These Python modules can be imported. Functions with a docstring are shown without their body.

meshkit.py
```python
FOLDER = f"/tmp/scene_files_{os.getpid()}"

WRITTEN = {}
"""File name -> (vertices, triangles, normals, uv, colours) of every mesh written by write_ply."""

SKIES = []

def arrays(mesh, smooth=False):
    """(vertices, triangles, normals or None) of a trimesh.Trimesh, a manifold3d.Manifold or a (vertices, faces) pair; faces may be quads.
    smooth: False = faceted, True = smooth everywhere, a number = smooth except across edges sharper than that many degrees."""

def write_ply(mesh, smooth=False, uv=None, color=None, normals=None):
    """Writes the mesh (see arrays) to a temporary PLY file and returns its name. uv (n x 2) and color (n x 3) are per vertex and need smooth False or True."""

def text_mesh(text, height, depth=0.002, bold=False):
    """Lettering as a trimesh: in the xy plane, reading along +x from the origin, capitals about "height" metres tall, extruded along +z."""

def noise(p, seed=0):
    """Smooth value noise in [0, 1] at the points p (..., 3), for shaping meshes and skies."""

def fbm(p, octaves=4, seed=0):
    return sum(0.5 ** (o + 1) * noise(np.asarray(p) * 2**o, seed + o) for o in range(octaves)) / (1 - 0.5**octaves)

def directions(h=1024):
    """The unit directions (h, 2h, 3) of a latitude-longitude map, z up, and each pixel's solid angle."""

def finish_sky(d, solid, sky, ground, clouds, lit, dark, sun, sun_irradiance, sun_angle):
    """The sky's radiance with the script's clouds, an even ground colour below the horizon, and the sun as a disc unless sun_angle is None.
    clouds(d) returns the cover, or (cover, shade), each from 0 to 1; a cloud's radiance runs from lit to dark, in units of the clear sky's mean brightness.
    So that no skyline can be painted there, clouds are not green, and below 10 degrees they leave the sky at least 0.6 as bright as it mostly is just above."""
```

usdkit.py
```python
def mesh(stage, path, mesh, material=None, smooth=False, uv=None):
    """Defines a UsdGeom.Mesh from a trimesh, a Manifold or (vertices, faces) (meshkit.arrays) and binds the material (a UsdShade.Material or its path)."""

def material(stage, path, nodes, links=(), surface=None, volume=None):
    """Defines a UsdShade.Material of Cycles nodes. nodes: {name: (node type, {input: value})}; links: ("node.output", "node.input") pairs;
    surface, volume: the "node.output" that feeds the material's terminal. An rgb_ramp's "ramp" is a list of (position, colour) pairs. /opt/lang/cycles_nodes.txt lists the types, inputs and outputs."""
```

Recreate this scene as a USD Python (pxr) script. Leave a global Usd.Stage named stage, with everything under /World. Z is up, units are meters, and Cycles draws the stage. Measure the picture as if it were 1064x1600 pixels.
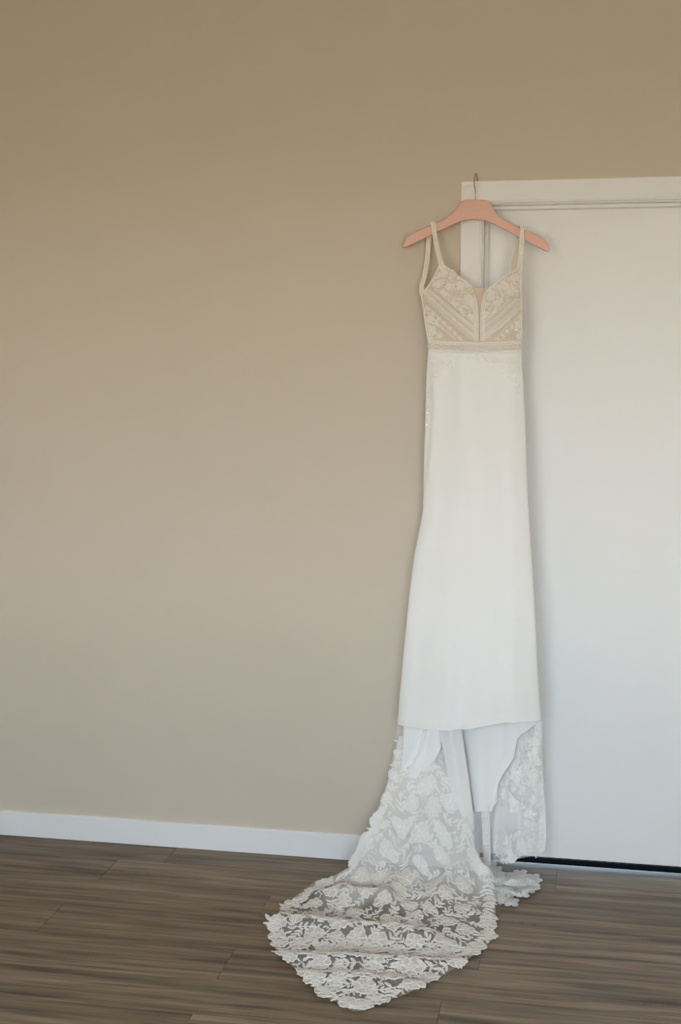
import math, random
import numpy as np
import shapely.geometry as sg
import shapely, shapely.ops, trimesh, usdkit, meshkit

from pxr import Usd, UsdGeom, UsdLux, UsdShade, Gf, Sdf, Vt

rng = np.random.default_rng(7)
stage = Usd.Stage.CreateInMemory()
UsdGeom.SetStageUpAxis(stage, 'Z')
UsdGeom.SetStageMetersPerUnit(stage, 1.0)
UsdGeom.Xform.Define(stage, '/World')

# ------------------------------------------------------------------ camera
F_PX, YAW, PITCH, ROLL = 2028.08, 0.1871456, 0.1089302, 0.0025177
CAM = np.array([0.37993, -3.919559, 1.546847])
IW, IH = 1064, 1600
_c, _s = math.cos(YAW), math.sin(YAW)
_f = np.array([-_s, _c, 0]); _r = np.array([_c, _s, 0]); _u = np.array([0, 0, 1.0])
FWD = math.cos(PITCH) * _f - math.sin(PITCH) * _u
_U = math.cos(PITCH) * _u + math.sin(PITCH) * _f
RGT = math.cos(ROLL) * _r + math.sin(ROLL) * _U
UPV = -math.sin(ROLL) * _r + math.cos(ROLL) * _U
cam = UsdGeom.Camera.Define(stage, '/World/camera')
m = np.eye(4); m[0, :3], m[1, :3], m[2, :3], m[3, :3] = RGT, UPV, -FWD, CAM
cam.AddTransformOp().Set(Gf.Matrix4d(m.tolist()))
cam.CreateHorizontalApertureAttr(24.0)
cam.CreateFocalLengthAttr(24.0 * F_PX / IW)
cam.CreateClippingRangeAttr((0.05, 1000.0))
EXPOSURE = 0.86
cam.CreateExposureAttr(EXPOSURE)

# ------------------------------------------------------------------ sky (enters by the windows behind the camera)
dome = UsdLux.DomeLight.Define(stage, '/World/sky')
dome.CreateIntensityAttr(1.0)
sky_mat = usdkit.material(stage, '/World/Looks/sky', {
    'g': ('geometry', {}), 's': ('separate_xyz', {}),
    'm': ('map_range', {'from_min': -1.0, 'from_max': 1.0, 'to_min': 0.0, 'to_max': 1.0, 'clamp': True}),
    'r': ('rgb_ramp', {'ramp': [(0.0, (.20, .165, .125)), (.46, (.60, .525, .40)), (.497, (.79, .695, .54)), (.503, (1.0, 1.02, 1.02)),
                                (.54, (.90, .96, .99)), (.60, (.78, .90, 1.01)), (.70, (.58, .75, .96)), (1.0, (.36, .52, .78))]}),
    'b': ('background_shader', {'strength': 6.0})},
    [('g.position', 's.vector'), ('s.z', 'm.value'), ('m.result', 'r.fac'), ('r.color', 'b.color')], surface='b.background')
UsdShade.MaterialBindingAPI.Apply(dome.GetPrim()).Bind(sky_mat)

# ------------------------------------------------------------------ helpers
_names = {}
def numbered(parent, name):
    k = (parent, name); n = _names.get(k, 0); _names[k] = n + 1
    return name if n == 0 else f'{name}_{n:03d}'
def path_of(parent):
    return '/World' if parent is None else (str(parent.GetPath()) if hasattr(parent, 'GetPath') else str(parent))
def obj(name, mesh, mat, parent=None, smooth=False, **data):
    pp = path_of(parent)
    gather = mesh.metadata.get('gather') if hasattr(mesh, 'metadata') else None
    rim = getattr(mesh, 'metadata', {}).get('rim') if hasattr(mesh, 'metadata') else None
    g = usdkit.mesh(stage, f'{pp}/{numbered(pp, name)}', mesh, mat, smooth=True if rim is not None else smooth); p = g.GetPrim()
    if rim is not None: UsdGeom.PrimvarsAPI(g).CreatePrimvar('rim', Sdf.ValueTypeNames.FloatArray, 'vertex').Set(Vt.FloatArray.FromNumpy(np.asarray(rim, np.float32)))
    if gather is not None: UsdGeom.PrimvarsAPI(g).CreatePrimvar('gather', Sdf.ValueTypeNames.FloatArray, 'vertex').Set(Vt.FloatArray.FromNumpy(np.asarray(gather, np.float32)))
    for k, v in data.items(): p.SetCustomDataByKey(k, v)
    return p
def empty(name, parent=None, loc=None, **data):
    pp = path_of(parent)
    x = UsdGeom.Xform.Define(stage, f'{pp}/{numbered(pp, name)}')
    if loc is not None: x.AddTranslateOp().Set(Gf.Vec3d(*map(float, loc)))
    for k, v in data.items(): x.GetPrim().SetCustomDataByKey(k, v)
    return x.GetPrim()
def box(x0, x1, y0, y1, z0, z1):
    b = trimesh.creation.box([abs(x1 - x0), abs(y1 - y0), abs(z1 - z0)])
    b.apply_translation([(x0 + x1) / 2, (y0 + y1) / 2, (z0 + z1) / 2]); return b
def bevel_box(x0, x1, y0, y1, z0, z1, r=.002):
    pts = []
    for sx in (0, 1):
        for sy in (0, 1):
            for sz in (0, 1):
                x, y, z = (x1, x0)[sx], (y1, y0)[sy], (z1, z0)[sz]
                dx, dy, dz = (-r, r)[sx], (-r, r)[sy], (-r, r)[sz]
                pts += [(x, y + dy, z + dz), (x + dx, y, z + dz), (x + dx, y + dy, z)]
    return trimesh.convex.convex_hull(np.array(pts))
def cat(ms): return trimesh.util.concatenate(ms)
def extrude_xz(poly, y0, y1):
    """polygon in (x, z) extruded from y0 to y1"""
    e = trimesh.creation.extrude_polygon(poly, abs(y1 - y0), engine='earcut')
    v = e.vertices.copy(); e.vertices = np.stack([v[:, 0], max(y0, y1) - v[:, 2], v[:, 1]], 1)
    return e
def ray(px, py):
    return FWD + RGT * ((px - IW / 2) / F_PX) - UPV * ((py - IH / 2) / F_PX)
def at(px, py, Y):
    """the point of the plane y = Y seen at a pixel of the photograph (used to take measurements from it)"""
    d = ray(px, py); return CAM + d * ((Y - CAM[1]) / d[1])
def M(name, nodes, links, surface):
    return usdkit.material(stage, '/World/Looks/' + name, nodes, links, surface=surface)
def plain(name, color, rough=.5, bump_scale=None, bump=.1, dist=.001, spec=.5, **kw):
    nodes = {'p': ('principled_bsdf', {'base_color': color, 'roughness': rough, 'specular_ior_level': spec, **kw})}
    links = []
    if bump_scale:
        nodes['g'] = ('geometry', {}); nodes['n'] = ('noise_texture', {'scale': bump_scale, 'detail': 3.0})
        nodes['b'] = ('bump', {'strength': bump, 'distance': dist})
        links = [('g.position', 'n.vector'), ('n.fac', 'b.height'), ('b.normal', 'p.normal')]
    return M(name, nodes, links, 'p.BSDF')

# ------------------------------------------------------------------ materials of the room
wall_paint = plain('wall_paint', (.60, .53, .432), .6, 260, .12, .001, .3)
white_wall = plain('ceiling_paint', (.80, .78, .74), .8, 200, .15, .001, .2)
door_paint = plain('door_paint', (.82, .82, .81), .42, 140, .06, .001, .4)
trim_paint = M('trim_paint', {
    'g': ('geometry', {}), 'mp': ('mapping', {'scale': (9, 1, 240)}), 'n': ('noise_texture', {'scale': 1.0, 'detail': 4.0, 'distortion': .6}),
    'b': ('bump', {'strength': .25, 'distance': .0015}),
    'p': ('principled_bsdf', {'base_color': (.80, .80, .79), 'roughness': .42, 'specular_ior_level': .4})},
    [('g.position', 'mp.vector'), ('mp.vector', 'n.vector'), ('n.fac', 'b.height'), ('b.normal', 'p.normal')], 'p.BSDF')
trim_paint_v = M('trim_paint_upright', {
    'g': ('geometry', {}), 'mp': ('mapping', {'scale': (240, 1, 9)}), 'n': ('noise_texture', {'scale': 1.0, 'detail': 4.0, 'distortion': .6}),
    'b': ('bump', {'strength': .2, 'distance': .0015}),
    'p': ('principled_bsdf', {'base_color': (.80, .80, .79), 'roughness': .42, 'specular_ior_level': .4})},
    [('g.position', 'mp.vector'), ('mp.vector', 'n.vector'), ('n.fac', 'b.height'), ('b.normal', 'p.normal')], 'p.BSDF')
trim_plain = plain('trim_paint_smooth', (.80, .80, .79), .42, spec=.4)
black_rubber = plain('black_rubber', (.012, .012, .013), .55)
matt_black = plain('matt_black_rubber', (.008, .008, .008), 1.0, spec=0.0)
dark_underlay = plain('dark_underlay', (.05, .04, .03), .9)

def plank_material(name, seed, tone):
    lo, mid, hi = [tuple(tone * c for c in col) for col in ((.065, .045, .027), (.166, .117, .072), (.268, .202, .134))]
    return M(name, {
        'g': ('geometry', {}), 'oi': ('object_info', {}),
        'off': ('combine_xyz', {}), 'k1': ('math', {'math_type': 'multiply', 'value2': 37.0}), 'k2': ('math', {'math_type': 'multiply', 'value2': 91.0}),
        'ad': ('vector_math', {'math_type': 'add'}),
        'm1': ('mapping', {'scale': (1.5, 32, 1), 'location': (seed * 3.1, seed * 7.7, 0)}), 'n1': ('noise_texture', {'scale': 1.0, 'detail': 5.0, 'roughness': .62, 'distortion': .35}),
        'm2': ('mapping', {'scale': (4, 150, 1), 'location': (seed * 1.7, seed * 2.3, 0)}), 'n2': ('noise_texture', {'scale': 1.0, 'detail': 4.0, 'roughness': .6}),
        'm3': ('mapping', {'scale': (1.1, 11, 1), 'location': (seed * 5.1, seed, 3)}), 'n3': ('noise_texture', {'scale': 1.0, 'detail': 3.0, 'roughness': .6}),
        'm4': ('mapping', {'scale': (150, 11, 1)}), 'n4': ('noise_texture', {'scale': 1.0, 'detail': 2.0}),
        'm5': ('mapping', {'scale': (2.2, 14, 1), 'location': (seed * 9.1, seed * 4.2, 7)}), 'n5': ('noise_texture', {'scale': 1.0, 'detail': 1.0}),
        'saw': ('rgb_ramp', {'ramp': [(.60, (0, 0, 0)), (.74, (1, 1, 1))]}),
        'sawm': ('math', {'math_type': 'multiply'}), 'sawk': ('math', {'math_type': 'multiply', 'value2': .22}),
        'a': ('math', {'math_type': 'multiply', 'value2': .62}), 'b': ('math', {'math_type': 'multiply_add', 'value2': .36}),
        'c': ('math', {'math_type': 'multiply_add', 'value2': .32}), 'd': ('math', {'math_type': 'subtract'}),
        'r': ('rgb_ramp', {'ramp': [(.48, lo), (.57, tuple(.70 * c for c in mid)), (.65, mid), (.80, hi)]}),
        'm6': ('mapping', {'scale': (2.1, 34, 1), 'location': (seed * 2.9, seed * 6.1, 11)}), 'n6': ('noise_texture', {'scale': 1.0, 'detail': 4.0, 'roughness': .6, 'distortion': .4}),
        'st': ('rgb_ramp', {'ramp': [(.53, (1, 1, 1)), (.64, (.62, .63, .64)), (.72, (.46, .48, .50))]}), 'mx': ('mix_color', {'blend_type': 'multiply', 'fac': 1.0}),
        'bp': ('bump', {'strength': .35, 'distance': .0006}),
        'p': ('principled_bsdf', {'roughness': .46, 'specular_ior_level': .35})},
        [('oi.random', 'k1.value1'), ('oi.random', 'k2.value1'), ('k1.value', 'off.x'), ('k2.value', 'off.y'), ('g.position', 'ad.vector1'), ('off.vector', 'ad.vector2'),
         ('ad.vector', 'm1.vector'), ('m1.vector', 'n1.vector'), ('ad.vector', 'm2.vector'), ('m2.vector', 'n2.vector'), ('ad.vector', 'm3.vector'), ('m3.vector', 'n3.vector'),
         ('ad.vector', 'm4.vector'), ('m4.vector', 'n4.vector'), ('ad.vector', 'm5.vector'), ('m5.vector', 'n5.vector'),
         ('n5.fac', 'saw.fac'), ('saw.color', 'sawm.value1'), ('n4.fac', 'sawm.value2'), ('sawm.value', 'sawk.value1'),
         ('n1.fac', 'a.value1'), ('n2.fac', 'b.value1'), ('a.value', 'b.value3'), ('n3.fac', 'c.value1'), ('b.value', 'c.value3'), ('c.value', 'd.value1'), ('sawk.value', 'd.value2'),
         ('ad.vector', 'm6.vector'), ('m6.vector', 'n6.vector'), ('n6.fac', 'st.fac'), ('d.value', 'r.fac'), ('r.color', 'mx.a'), ('st.color', 'mx.b'), ('mx.result', 'p.base_color'), ('d.value', 'bp.height'), ('bp.normal', 'p.normal')], 'p.BSDF')
plank_mats = [plank_material(f'vinyl_plank_{"abcd"[i]}', i + 1, t) for i, t in enumerate((.92, 1.0, 1.06, 1.14))]

# ------------------------------------------------------------------ room shell
X0, X1, YB, ZC = -2.55, 2.6, -5.0, 2.78
DX0, DX1, DZ = .067, .900, 2.033          # door opening between the casings
wall = sg.box(X0 - .12, 0, X1 + .12, ZC).difference(sg.box(DX0 - .018, -1, DX1 + .018, DZ + .018))
obj('wall_back', extrude_xz(wall, 0, .12), wall_paint, kind='structure')
WIN = [(-1.45, .05), (.35, 1.85)]
WZ0, WZ1 = .75, 2.25
rear = sg.box(X0 - .12, 0, X1 + .12, ZC)
for a, b in WIN: rear = rear.difference(sg.box(a, WZ0, b, WZ1))
obj('wall_front', extrude_xz(rear, YB - .12, YB), wall_paint, kind='structure')
obj('wall_left', box(X0 - .12, X0, YB, 0, 0, ZC), wall_paint, kind='structure')
obj('wall_right', box(X1, X1 + .12, YB, 0, 0, ZC), wall_paint, kind='structure')
obj('ceiling', box(X0 - .12, X1 + .12, YB - .12, .12, ZC, ZC + .1), white_wall, kind='structure')
for i, (a, b) in enumerate(WIN):
    w = empty(f'window_{i+1}', kind='structure')
    fr = sg.box(a, WZ0, b, WZ1).difference(sg.box(a + .05, WZ0 + .05, (a + b) / 2 - .025, WZ1 - .05)).difference(sg.box((a + b) / 2 + .025, WZ0 + .05, b - .05, WZ1 - .05))
    obj('window_frame', extrude_xz(fr, YB - .09, YB - .03), trim_paint, w)
    obj('window_sill', bevel_box(a - .05, b + .05, YB - .02, YB + .03, WZ0 - .03, WZ0, .004), trim_paint, w)

floor = obj('floor', box(X0 - .12, X1 + .12, YB - .12, .30, -.06, -.0065), dark_underlay, kind='structure')
PW, PL, Y0 = .183, 1.22, .045
seams = [.32, -1.052, -.507, -1.085, -.517, .06, -.523]
for r in range(-2, 28):
    y1 = Y0 - PW * r; y0 = y1 - PW
    if r < -1: continue
    s = seams[r] if 0 <= r < len(seams) else float(rng.uniform(-.6, .6))
    x = s - PL * math.ceil((s - X0) / PL)
    while x < X1:
        a, b = max(x, X0 - .1), min(x + PL, X1 + .1)
        if b - a > .02:
            obj('plank', bevel_box(a + .0003, b - .0003, y0 + .0001, min(y1 - .0001, .085), -.006, 0, .0007), plank_mats[int(rng.integers(4))], floor)
        x += PL

# door in the back wall
door = empty('door_1', kind='structure')
ZB = .0236
obj('door_panel', bevel_box(DX0 + .006, DX1 - .006, .0752, .112, ZB, DZ - .006, .002), door_paint, door)
obj('door_sweep', bevel_box(DX0 + .008, DX1 - .008, .100, .108, .010, ZB + .002, .001), black_rubber, door)
obj('threshold', bevel_box(DX0, DX1, .0855, .30, -.0062, .0004, .001), matt_black, door, label='black rubber threshold strip')
jt = .018
jamb = cat([box(DX0 - jt, DX0, 0, .12, 0, DZ), box(DX1, DX1 + jt, 0, .12, 0, DZ), box(DX0 - jt, DX1 + jt, 0, .12, DZ, DZ + jt)])
obj('jamb', jamb, trim_plain, door)
stp = cat([bevel_box(DX0, DX0 + .010, .043, .0748, 0, DZ, .0015), bevel_box(DX1 - .010, DX1, .043, .0748, 0, DZ, .0015), bevel_box(DX0, DX1, .043, .0748, DZ - .010, DZ, .0015)])
obj('door_stop', stp, trim_plain, door)
CW, CT, REV = .064, .016, .003            # casing width, thickness and reveal
ci, co = DX0 - REV, 0.0
def casing_profile(u):                    # u across the casing from outer edge to inner edge
    return np.interp(u, [0, .0015, .0562, .0572, .0584, .0592, .0605, .0628, .064], [CT - .0015, CT, CT, CT - .0025, CT - .0025, CT - .0005, CT, CT - .0005, CT - .003])
us = np.array([0, .0015, .0562, .0572, .0584, .0592, .0605, .0628, .064])
def casing(piece):
    rows = []
    for u in us:
        d = casing_profile(u)
        if piece == 'left': ends = [(co + u, -.004), (co + u, 2.10 - u)]
        elif piece == 'right': ends = [(DX1 + REV + CW - u, -.004), (DX1 + REV + CW - u, 2.10 - u)]
        else: ends = [(co + u, 2.10 - u), (DX1 + REV + CW - u, 2.10 - u)]
        rows.append([(e[0], -d, e[1]) for e in ends])
    n = len(us)
    front = [p for rw in rows for p in rw]
    back = [(p[0], 0.0, p[2]) for p in front]
    pts = np.array(front + back); f = []
    N = 2 * n
    for i in range(n - 1):
        a, b, c, d = 2 * i, 2 * i + 1, 2 * i + 3, 2 * i + 2
        f += [(a, b, c), (a, c, d), (N + a, N + c, N + b), (N + a, N + d, N + c)]
    for i in range(n - 1):
        for e in (0, 1):
            a, b = 2 * i + e, 2 * (i + 1) + e
            f += [(a, b, N + b), (a, N + b, N + a)] if e == 0 else [(a, N + b, b), (a, N + a, N + b)]
    for a, b in ((0, 1), (2 * n - 2, 2 * n - 1)): f += [(a, b, N + b), (a, N + b, N + a)]
    t = trimesh.Trimesh(pts, f); t.fix_normals(); return t
for pc, mt in (('left', trim_paint_v), ('right', trim_paint_v), ('head', trim_paint)):
    obj('casing', casing(pc), mt, door)
def baseboard(a, b):
    prof = [(0, .002), (-.013, .002), (-.013, .0795), (-.0125, .081), (-.010, .083), (0, .083)]
    pts = np.array([(x, y, z) for x in (a, b) for y, z in prof]); return trimesh.convex.convex_hull(pts)
obj('baseboard_back', cat([baseboard(X0, -.001), baseboard(DX1 + REV + CW + .001, X1)]), trim_paint, kind='structure')
# the next room behind the door: a bit of floor in daylight, seen only as the glow under the door
hall = cat([box(-.30, 1.30, .95, 1.0, -.06, 2.4), box(-.35, -.30, .12, 1.0, -.06, 2.4), box(1.30, 1.35, .12, 1.0, -.06, 2.4), box(-.35, 1.35, .12, 1.0, 2.4, 2.45), box(-.35, 1.35, .30, 1.0, -.06, -.0065)])
obj('wall_hall', hall, white_wall, kind='structure')
lamp = UsdLux.RectLight.Define(stage, '/World/next_room_daylight')
lamp.CreateWidthAttr(1.0); lamp.CreateHeightAttr(.3); lamp.CreateIntensityAttr(22.0); lamp.CreateColorAttr(Gf.Vec3f(.40, .68, 1.0))
lamp.AddTranslateOp().Set(Gf.Vec3d(.48, .6, .16)); lamp.AddRotateXYZOp().Set(Gf.Vec3f(90, 0, 0))
#DRESS
# ------------------------------------------------------------------ materials of the dress and the hanger
def cloth(name, color, rough, transl=.0, weave=900, bump=.15, sheen=.15, spec=.3):
    return M(name, {
        'g': ('geometry', {}), 'n': ('noise_texture', {'scale': weave, 'detail': 2.0}), 'b': ('bump', {'strength': bump, 'distance': .0005}),
        'p': ('principled_bsdf', {'base_color': color, 'roughness': rough, 'specular_ior_level': spec, 'sheen_weight': sheen, 'sheen_roughness': .5}),
        't': ('translucent_bsdf', {'color': color}), 'm': ('mix_closure', {'fac': transl})},
        [('g.position', 'n.vector'), ('n.fac', 'b.height'), ('b.normal', 'p.normal'), ('p.BSDF', 'm.closure1'), ('t.BSDF', 'm.closure2')], 'm.closure')
def sheer(name, color, cover, edge):
    """see-through net: the thread covers the share `cover` face on and more where the cloth turns edge on"""
    return M(name, {
        'lw': ('layer_weight', {'blend': .35}), 'mr': ('map_range', {'from_min': 0.0, 'from_max': 1.0, 'to_min': cover, 'to_max': edge, 'clamp': True}),
        'd': ('diffuse_bsdf', {'color': color}), 't': ('translucent_bsdf', {'color': color}), 'dt': ('mix_closure', {'fac': .15}),
        'tr': ('transparent_bsdf', {}), 'm': ('mix_closure', {})},
        [('lw.facing', 'mr.value'), ('d.BSDF', 'dt.closure1'), ('t.BSDF', 'dt.closure2'), ('mr.result', 'm.fac'), ('tr.BSDF', 'm.closure1'), ('dt.closure', 'm.closure2')], 'm.closure')
SATIN = cloth('ivory_crepe', (.86, .855, .835), .55)
def lace(name, rim, body, cover):
    """corded outline (vertex value rim = 1) around an organza body that lets a little of what lies below show"""
    return M(name, {
        'g': ('geometry', {}), 'n': ('noise_texture', {'scale': 600.0, 'detail': 2.0}), 'b': ('bump', {'strength': .5, 'distance': .0006}),
        'a': ('attribute', {'attribute': 'rim'}), 'c': ('mix_color', {'a': body, 'b': rim}),
        'k': ('map_range', {'from_min': 0.0, 'from_max': 1.0, 'to_min': cover, 'to_max': 1.0, 'clamp': True}),
        'p': ('principled_bsdf', {'roughness': .55, 'specular_ior_level': .3, 'sheen_weight': .1}), 't': ('translucent_bsdf', {'color': body}), 'm': ('mix_closure', {'fac': .08}),
        'tr': ('transparent_bsdf', {}), 'm2': ('mix_closure', {})},
        [('g.position', 'n.vector'), ('n.fac', 'b.height'), ('b.normal', 'p.normal'), ('a.fac', 'c.fac'), ('c.result', 'p.base_color'), ('a.fac', 'k.value'),
         ('p.BSDF', 'm.closure1'), ('t.BSDF', 'm.closure2'), ('k.result', 'm2.fac'), ('tr.BSDF', 'm2.closure1'), ('m.closure', 'm2.closure2')], 'm2.closure')
THREAD = lace('lace_thread', (.88, .83, .76), (.78, .71, .625), .66)
THREAD_W = lace('white_lace_thread', (.93, .91, .87), (.87, .85, .80), .82)
THREAD_D = lace('door_side_lace_thread', (.93, .915, .88), (.90, .875, .83), .85)
THREAD_B = lace('bodice_lace_thread', (.95, .92, .865), (.85, .80, .725), .74)
THREAD_S = lace('crepe_lace_thread', (.88, .87, .84), (.855, .845, .82), .9)
CORD_N = cloth('bodice_piping', (.87, .83, .76), .55, .05, 900, .4, .1)
CORD = cloth('lace_cord', (.86, .83, .78), .5, .05, 900, .4, .1)
TULLE = sheer('tulle', (.84, .81, .76), .20, .75)
TULLE2 = sheer('lined_tulle', (.87, .86, .83), .55, .95)
GATHERED = M('gathering_net', {   # the net doubles up where it is gathered (vertex value gather)
    'a': ('attribute', {'attribute': 'gather'}), 'k': ('map_range', {'from_min': 0.0, 'from_max': 1.0, 'to_min': .15, 'to_max': .95, 'clamp': True}),
    'lw': ('layer_weight', {'blend': .35}), 'mr': ('map_range', {'from_min': 0.35, 'from_max': 1.0, 'to_min': 0.0, 'to_max': .5, 'clamp': True}), 'ad': ('math', {'math_type': 'add', 'use_clamp': True}),
    'd': ('diffuse_bsdf', {'color': (.77, .745, .70)}), 't': ('translucent_bsdf', {'color': (.77, .745, .70)}), 'dt': ('mix_closure', {'fac': .15}), 'tr': ('transparent_bsdf', {}), 'm': ('mix_closure', {})},
    [('a.fac', 'k.value'), ('lw.facing', 'mr.value'), ('k.result', 'ad.value1'), ('mr.result', 'ad.value2'), ('ad.value', 'm.fac'), ('d.BSDF', 'dt.closure1'), ('t.BSDF', 'dt.closure2'), ('tr.BSDF', 'm.closure1'), ('dt.closure', 'm.closure2')], 'm.closure')
TULLE4 = sheer('side_tulle', (.82, .81, .78), .34, .85)
TULLE3 = sheer('gathered_tulle', (.91, .875, .82), .88, .98)
NUDE = cloth('nude_lining', (.70, .595, .475), .75, .1)
NUDE_NET = sheer('nude_net', (.68, .54, .41), .62, .95)
NUDE_THIN = sheer('nude_thin_net', (.72, .60, .47), .45, .9)
STRAP = cloth('strap_lace', (.80, .73, .63), .65, .1, 500, .6, .1)
SEQUIN = plain('sequin', (.93, .92, .89), .2, spec=.9, metallic=.22, coat_weight=.6)
PEARL = plain('pearl_bead', (.86, .84, .80), .22, spec=.6)
PINK = plain('pink_lacquer', (.72, .41, .31), .34, 60, .03, .001, .5)
BRASS = plain('brass', (.62, .47, .25), .25, metallic=1.0)
SILVER_PRINT = plain('silver_print', (.74, .60, .53), .4)

# ------------------------------------------------------------------ mesh tools for cloth and lace
def grid_mesh(P):
    P = np.asarray(P); n, mm = P.shape[:2]
    i = np.arange(n * mm).reshape(n, mm)
    a, b, c, d = i[:-1, :-1].ravel(), i[1:, :-1].ravel(), i[1:, 1:].ravel(), i[:-1, 1:].ravel()
    return trimesh.Trimesh(P.reshape(-1, 3), np.vstack([np.stack([a, b, c], 1), np.stack([a, c, d], 1)]), process=False)
def resample(pts, step, closed=False):
    pts = np.asarray(pts, float)
    if closed: pts = np.vstack([pts, pts[:1]])
    d = np.r_[0, np.cumsum(np.linalg.norm(np.diff(pts, axis=0), axis=1))]
    n = max(3, int(round(d[-1] / step)) + 1); t = np.linspace(0, d[-1], n)
    out = np.stack([np.interp(t, d, pts[:, k]) for k in range(pts.shape[1])], 1)
    return out[:-1] if closed else out
def spline(pts, n):
    """Catmull-Rom through the points"""
    p = np.asarray(pts, float); p = np.vstack([2 * p[0] - p[1], p, 2 * p[-1] - p[-2]])
    out = []; k = len(p) - 3
    for t in np.linspace(0, k - 1e-9, n):
        i = int(t); u = t - i; a, b, c, d = p[i:i + 4]
        out.append(.5 * (2 * b + (c - a) * u + (2 * a - 5 * b + 4 * c - d) * u * u + (3 * b - a - 3 * c + d) * u ** 3))
    return np.array(out)
def smooth_loop(pts, n):
    p = np.asarray(pts, float); q = np.vstack([p[-3:], p, p[:3]]); L = len(p)
    s = spline(q, (L + 5) * 12 + 1); seg = s[2 * 12 + 12:(2 + L) * 12 + 12]
    return resample(seg, max(1e-9, np.linalg.norm(np.diff(np.vstack([seg, seg[:1]]), axis=0), axis=1).sum() / n), True)
def fill2d(poly, step):
    """2D points and triangles filling a polygon"""
    from scipy.spatial import Delaunay
    b = resample(poly, step, True); pg = sg.Polygon(b).buffer(0)
    x0, y0, x1, y1 = pg.bounds
    gx, gy = np.meshgrid(np.arange(x0, x1, step), np.arange(y0, y1, step * .866))
    gx = gx + (np.arange(gx.shape[0])[:, None] % 2) * step * .5
    q = np.stack([gx.ravel(), gy.ravel()], 1)
    q = q[shapely.contains_xy(pg.buffer(-step * .45), q[:, 0], q[:, 1])]
    p = np.vstack([b, q]); t = Delaunay(p).simplices
    c = p[t].mean(1); t = t[shapely.contains_xy(pg.buffer(step * .02), c[:, 0], c[:, 1])]
    return p, t, pg
def fill(poly, step, P3):
    p, t, pg = fill2d(poly, step)
    v = P3(p, pg)
    msh = trimesh.Trimesh(v, t, process=False)
    if msh.face_normals[:, 1].mean() - msh.face_normals[:, 2].mean() > 0: msh.invert()
    return msh
def tube(path, r, sides=8, caps=True):
    p = np.asarray(path, float); n = len(p); r = np.broadcast_to(r, n)
    T = np.gradient(p, axis=0); T /= np.linalg.norm(T, axis=1, keepdims=True) + 1e-12
    up = np.array([0, 0, 1.0]) if abs(T[0, 2]) < .9 else np.array([1.0, 0, 0])
    A = np.cross(T[0], up); A /= np.linalg.norm(A); V = []
    for i in range(n):
        A = A - T[i] * (A @ T[i]); A /= np.linalg.norm(A); B = np.cross(T[i], A)
        th = np.linspace(0, 2 * np.pi, sides, endpoint=False)
        V.append(p[i] + r[i] * (np.cos(th)[:, None] * A + np.sin(th)[:, None] * B))
    V = np.vstack(V); F = []
    for i in range(n - 1):
        for k in range(sides):
            a, b = i * sides + k, i * sides + (k + 1) % sides; c, d = b + sides, a + sides
            F += [(a, b, c), (a, c, d)]
    if caps:
        for base, flip in ((0, True), ((n - 1) * sides, False)):
            for k in range(1, sides - 1): F.append((base, base + k + 1, base + k) if flip else (base, base + k, base + k + 1))
    t = trimesh.Trimesh(V, F, process=False)
    return t

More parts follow.
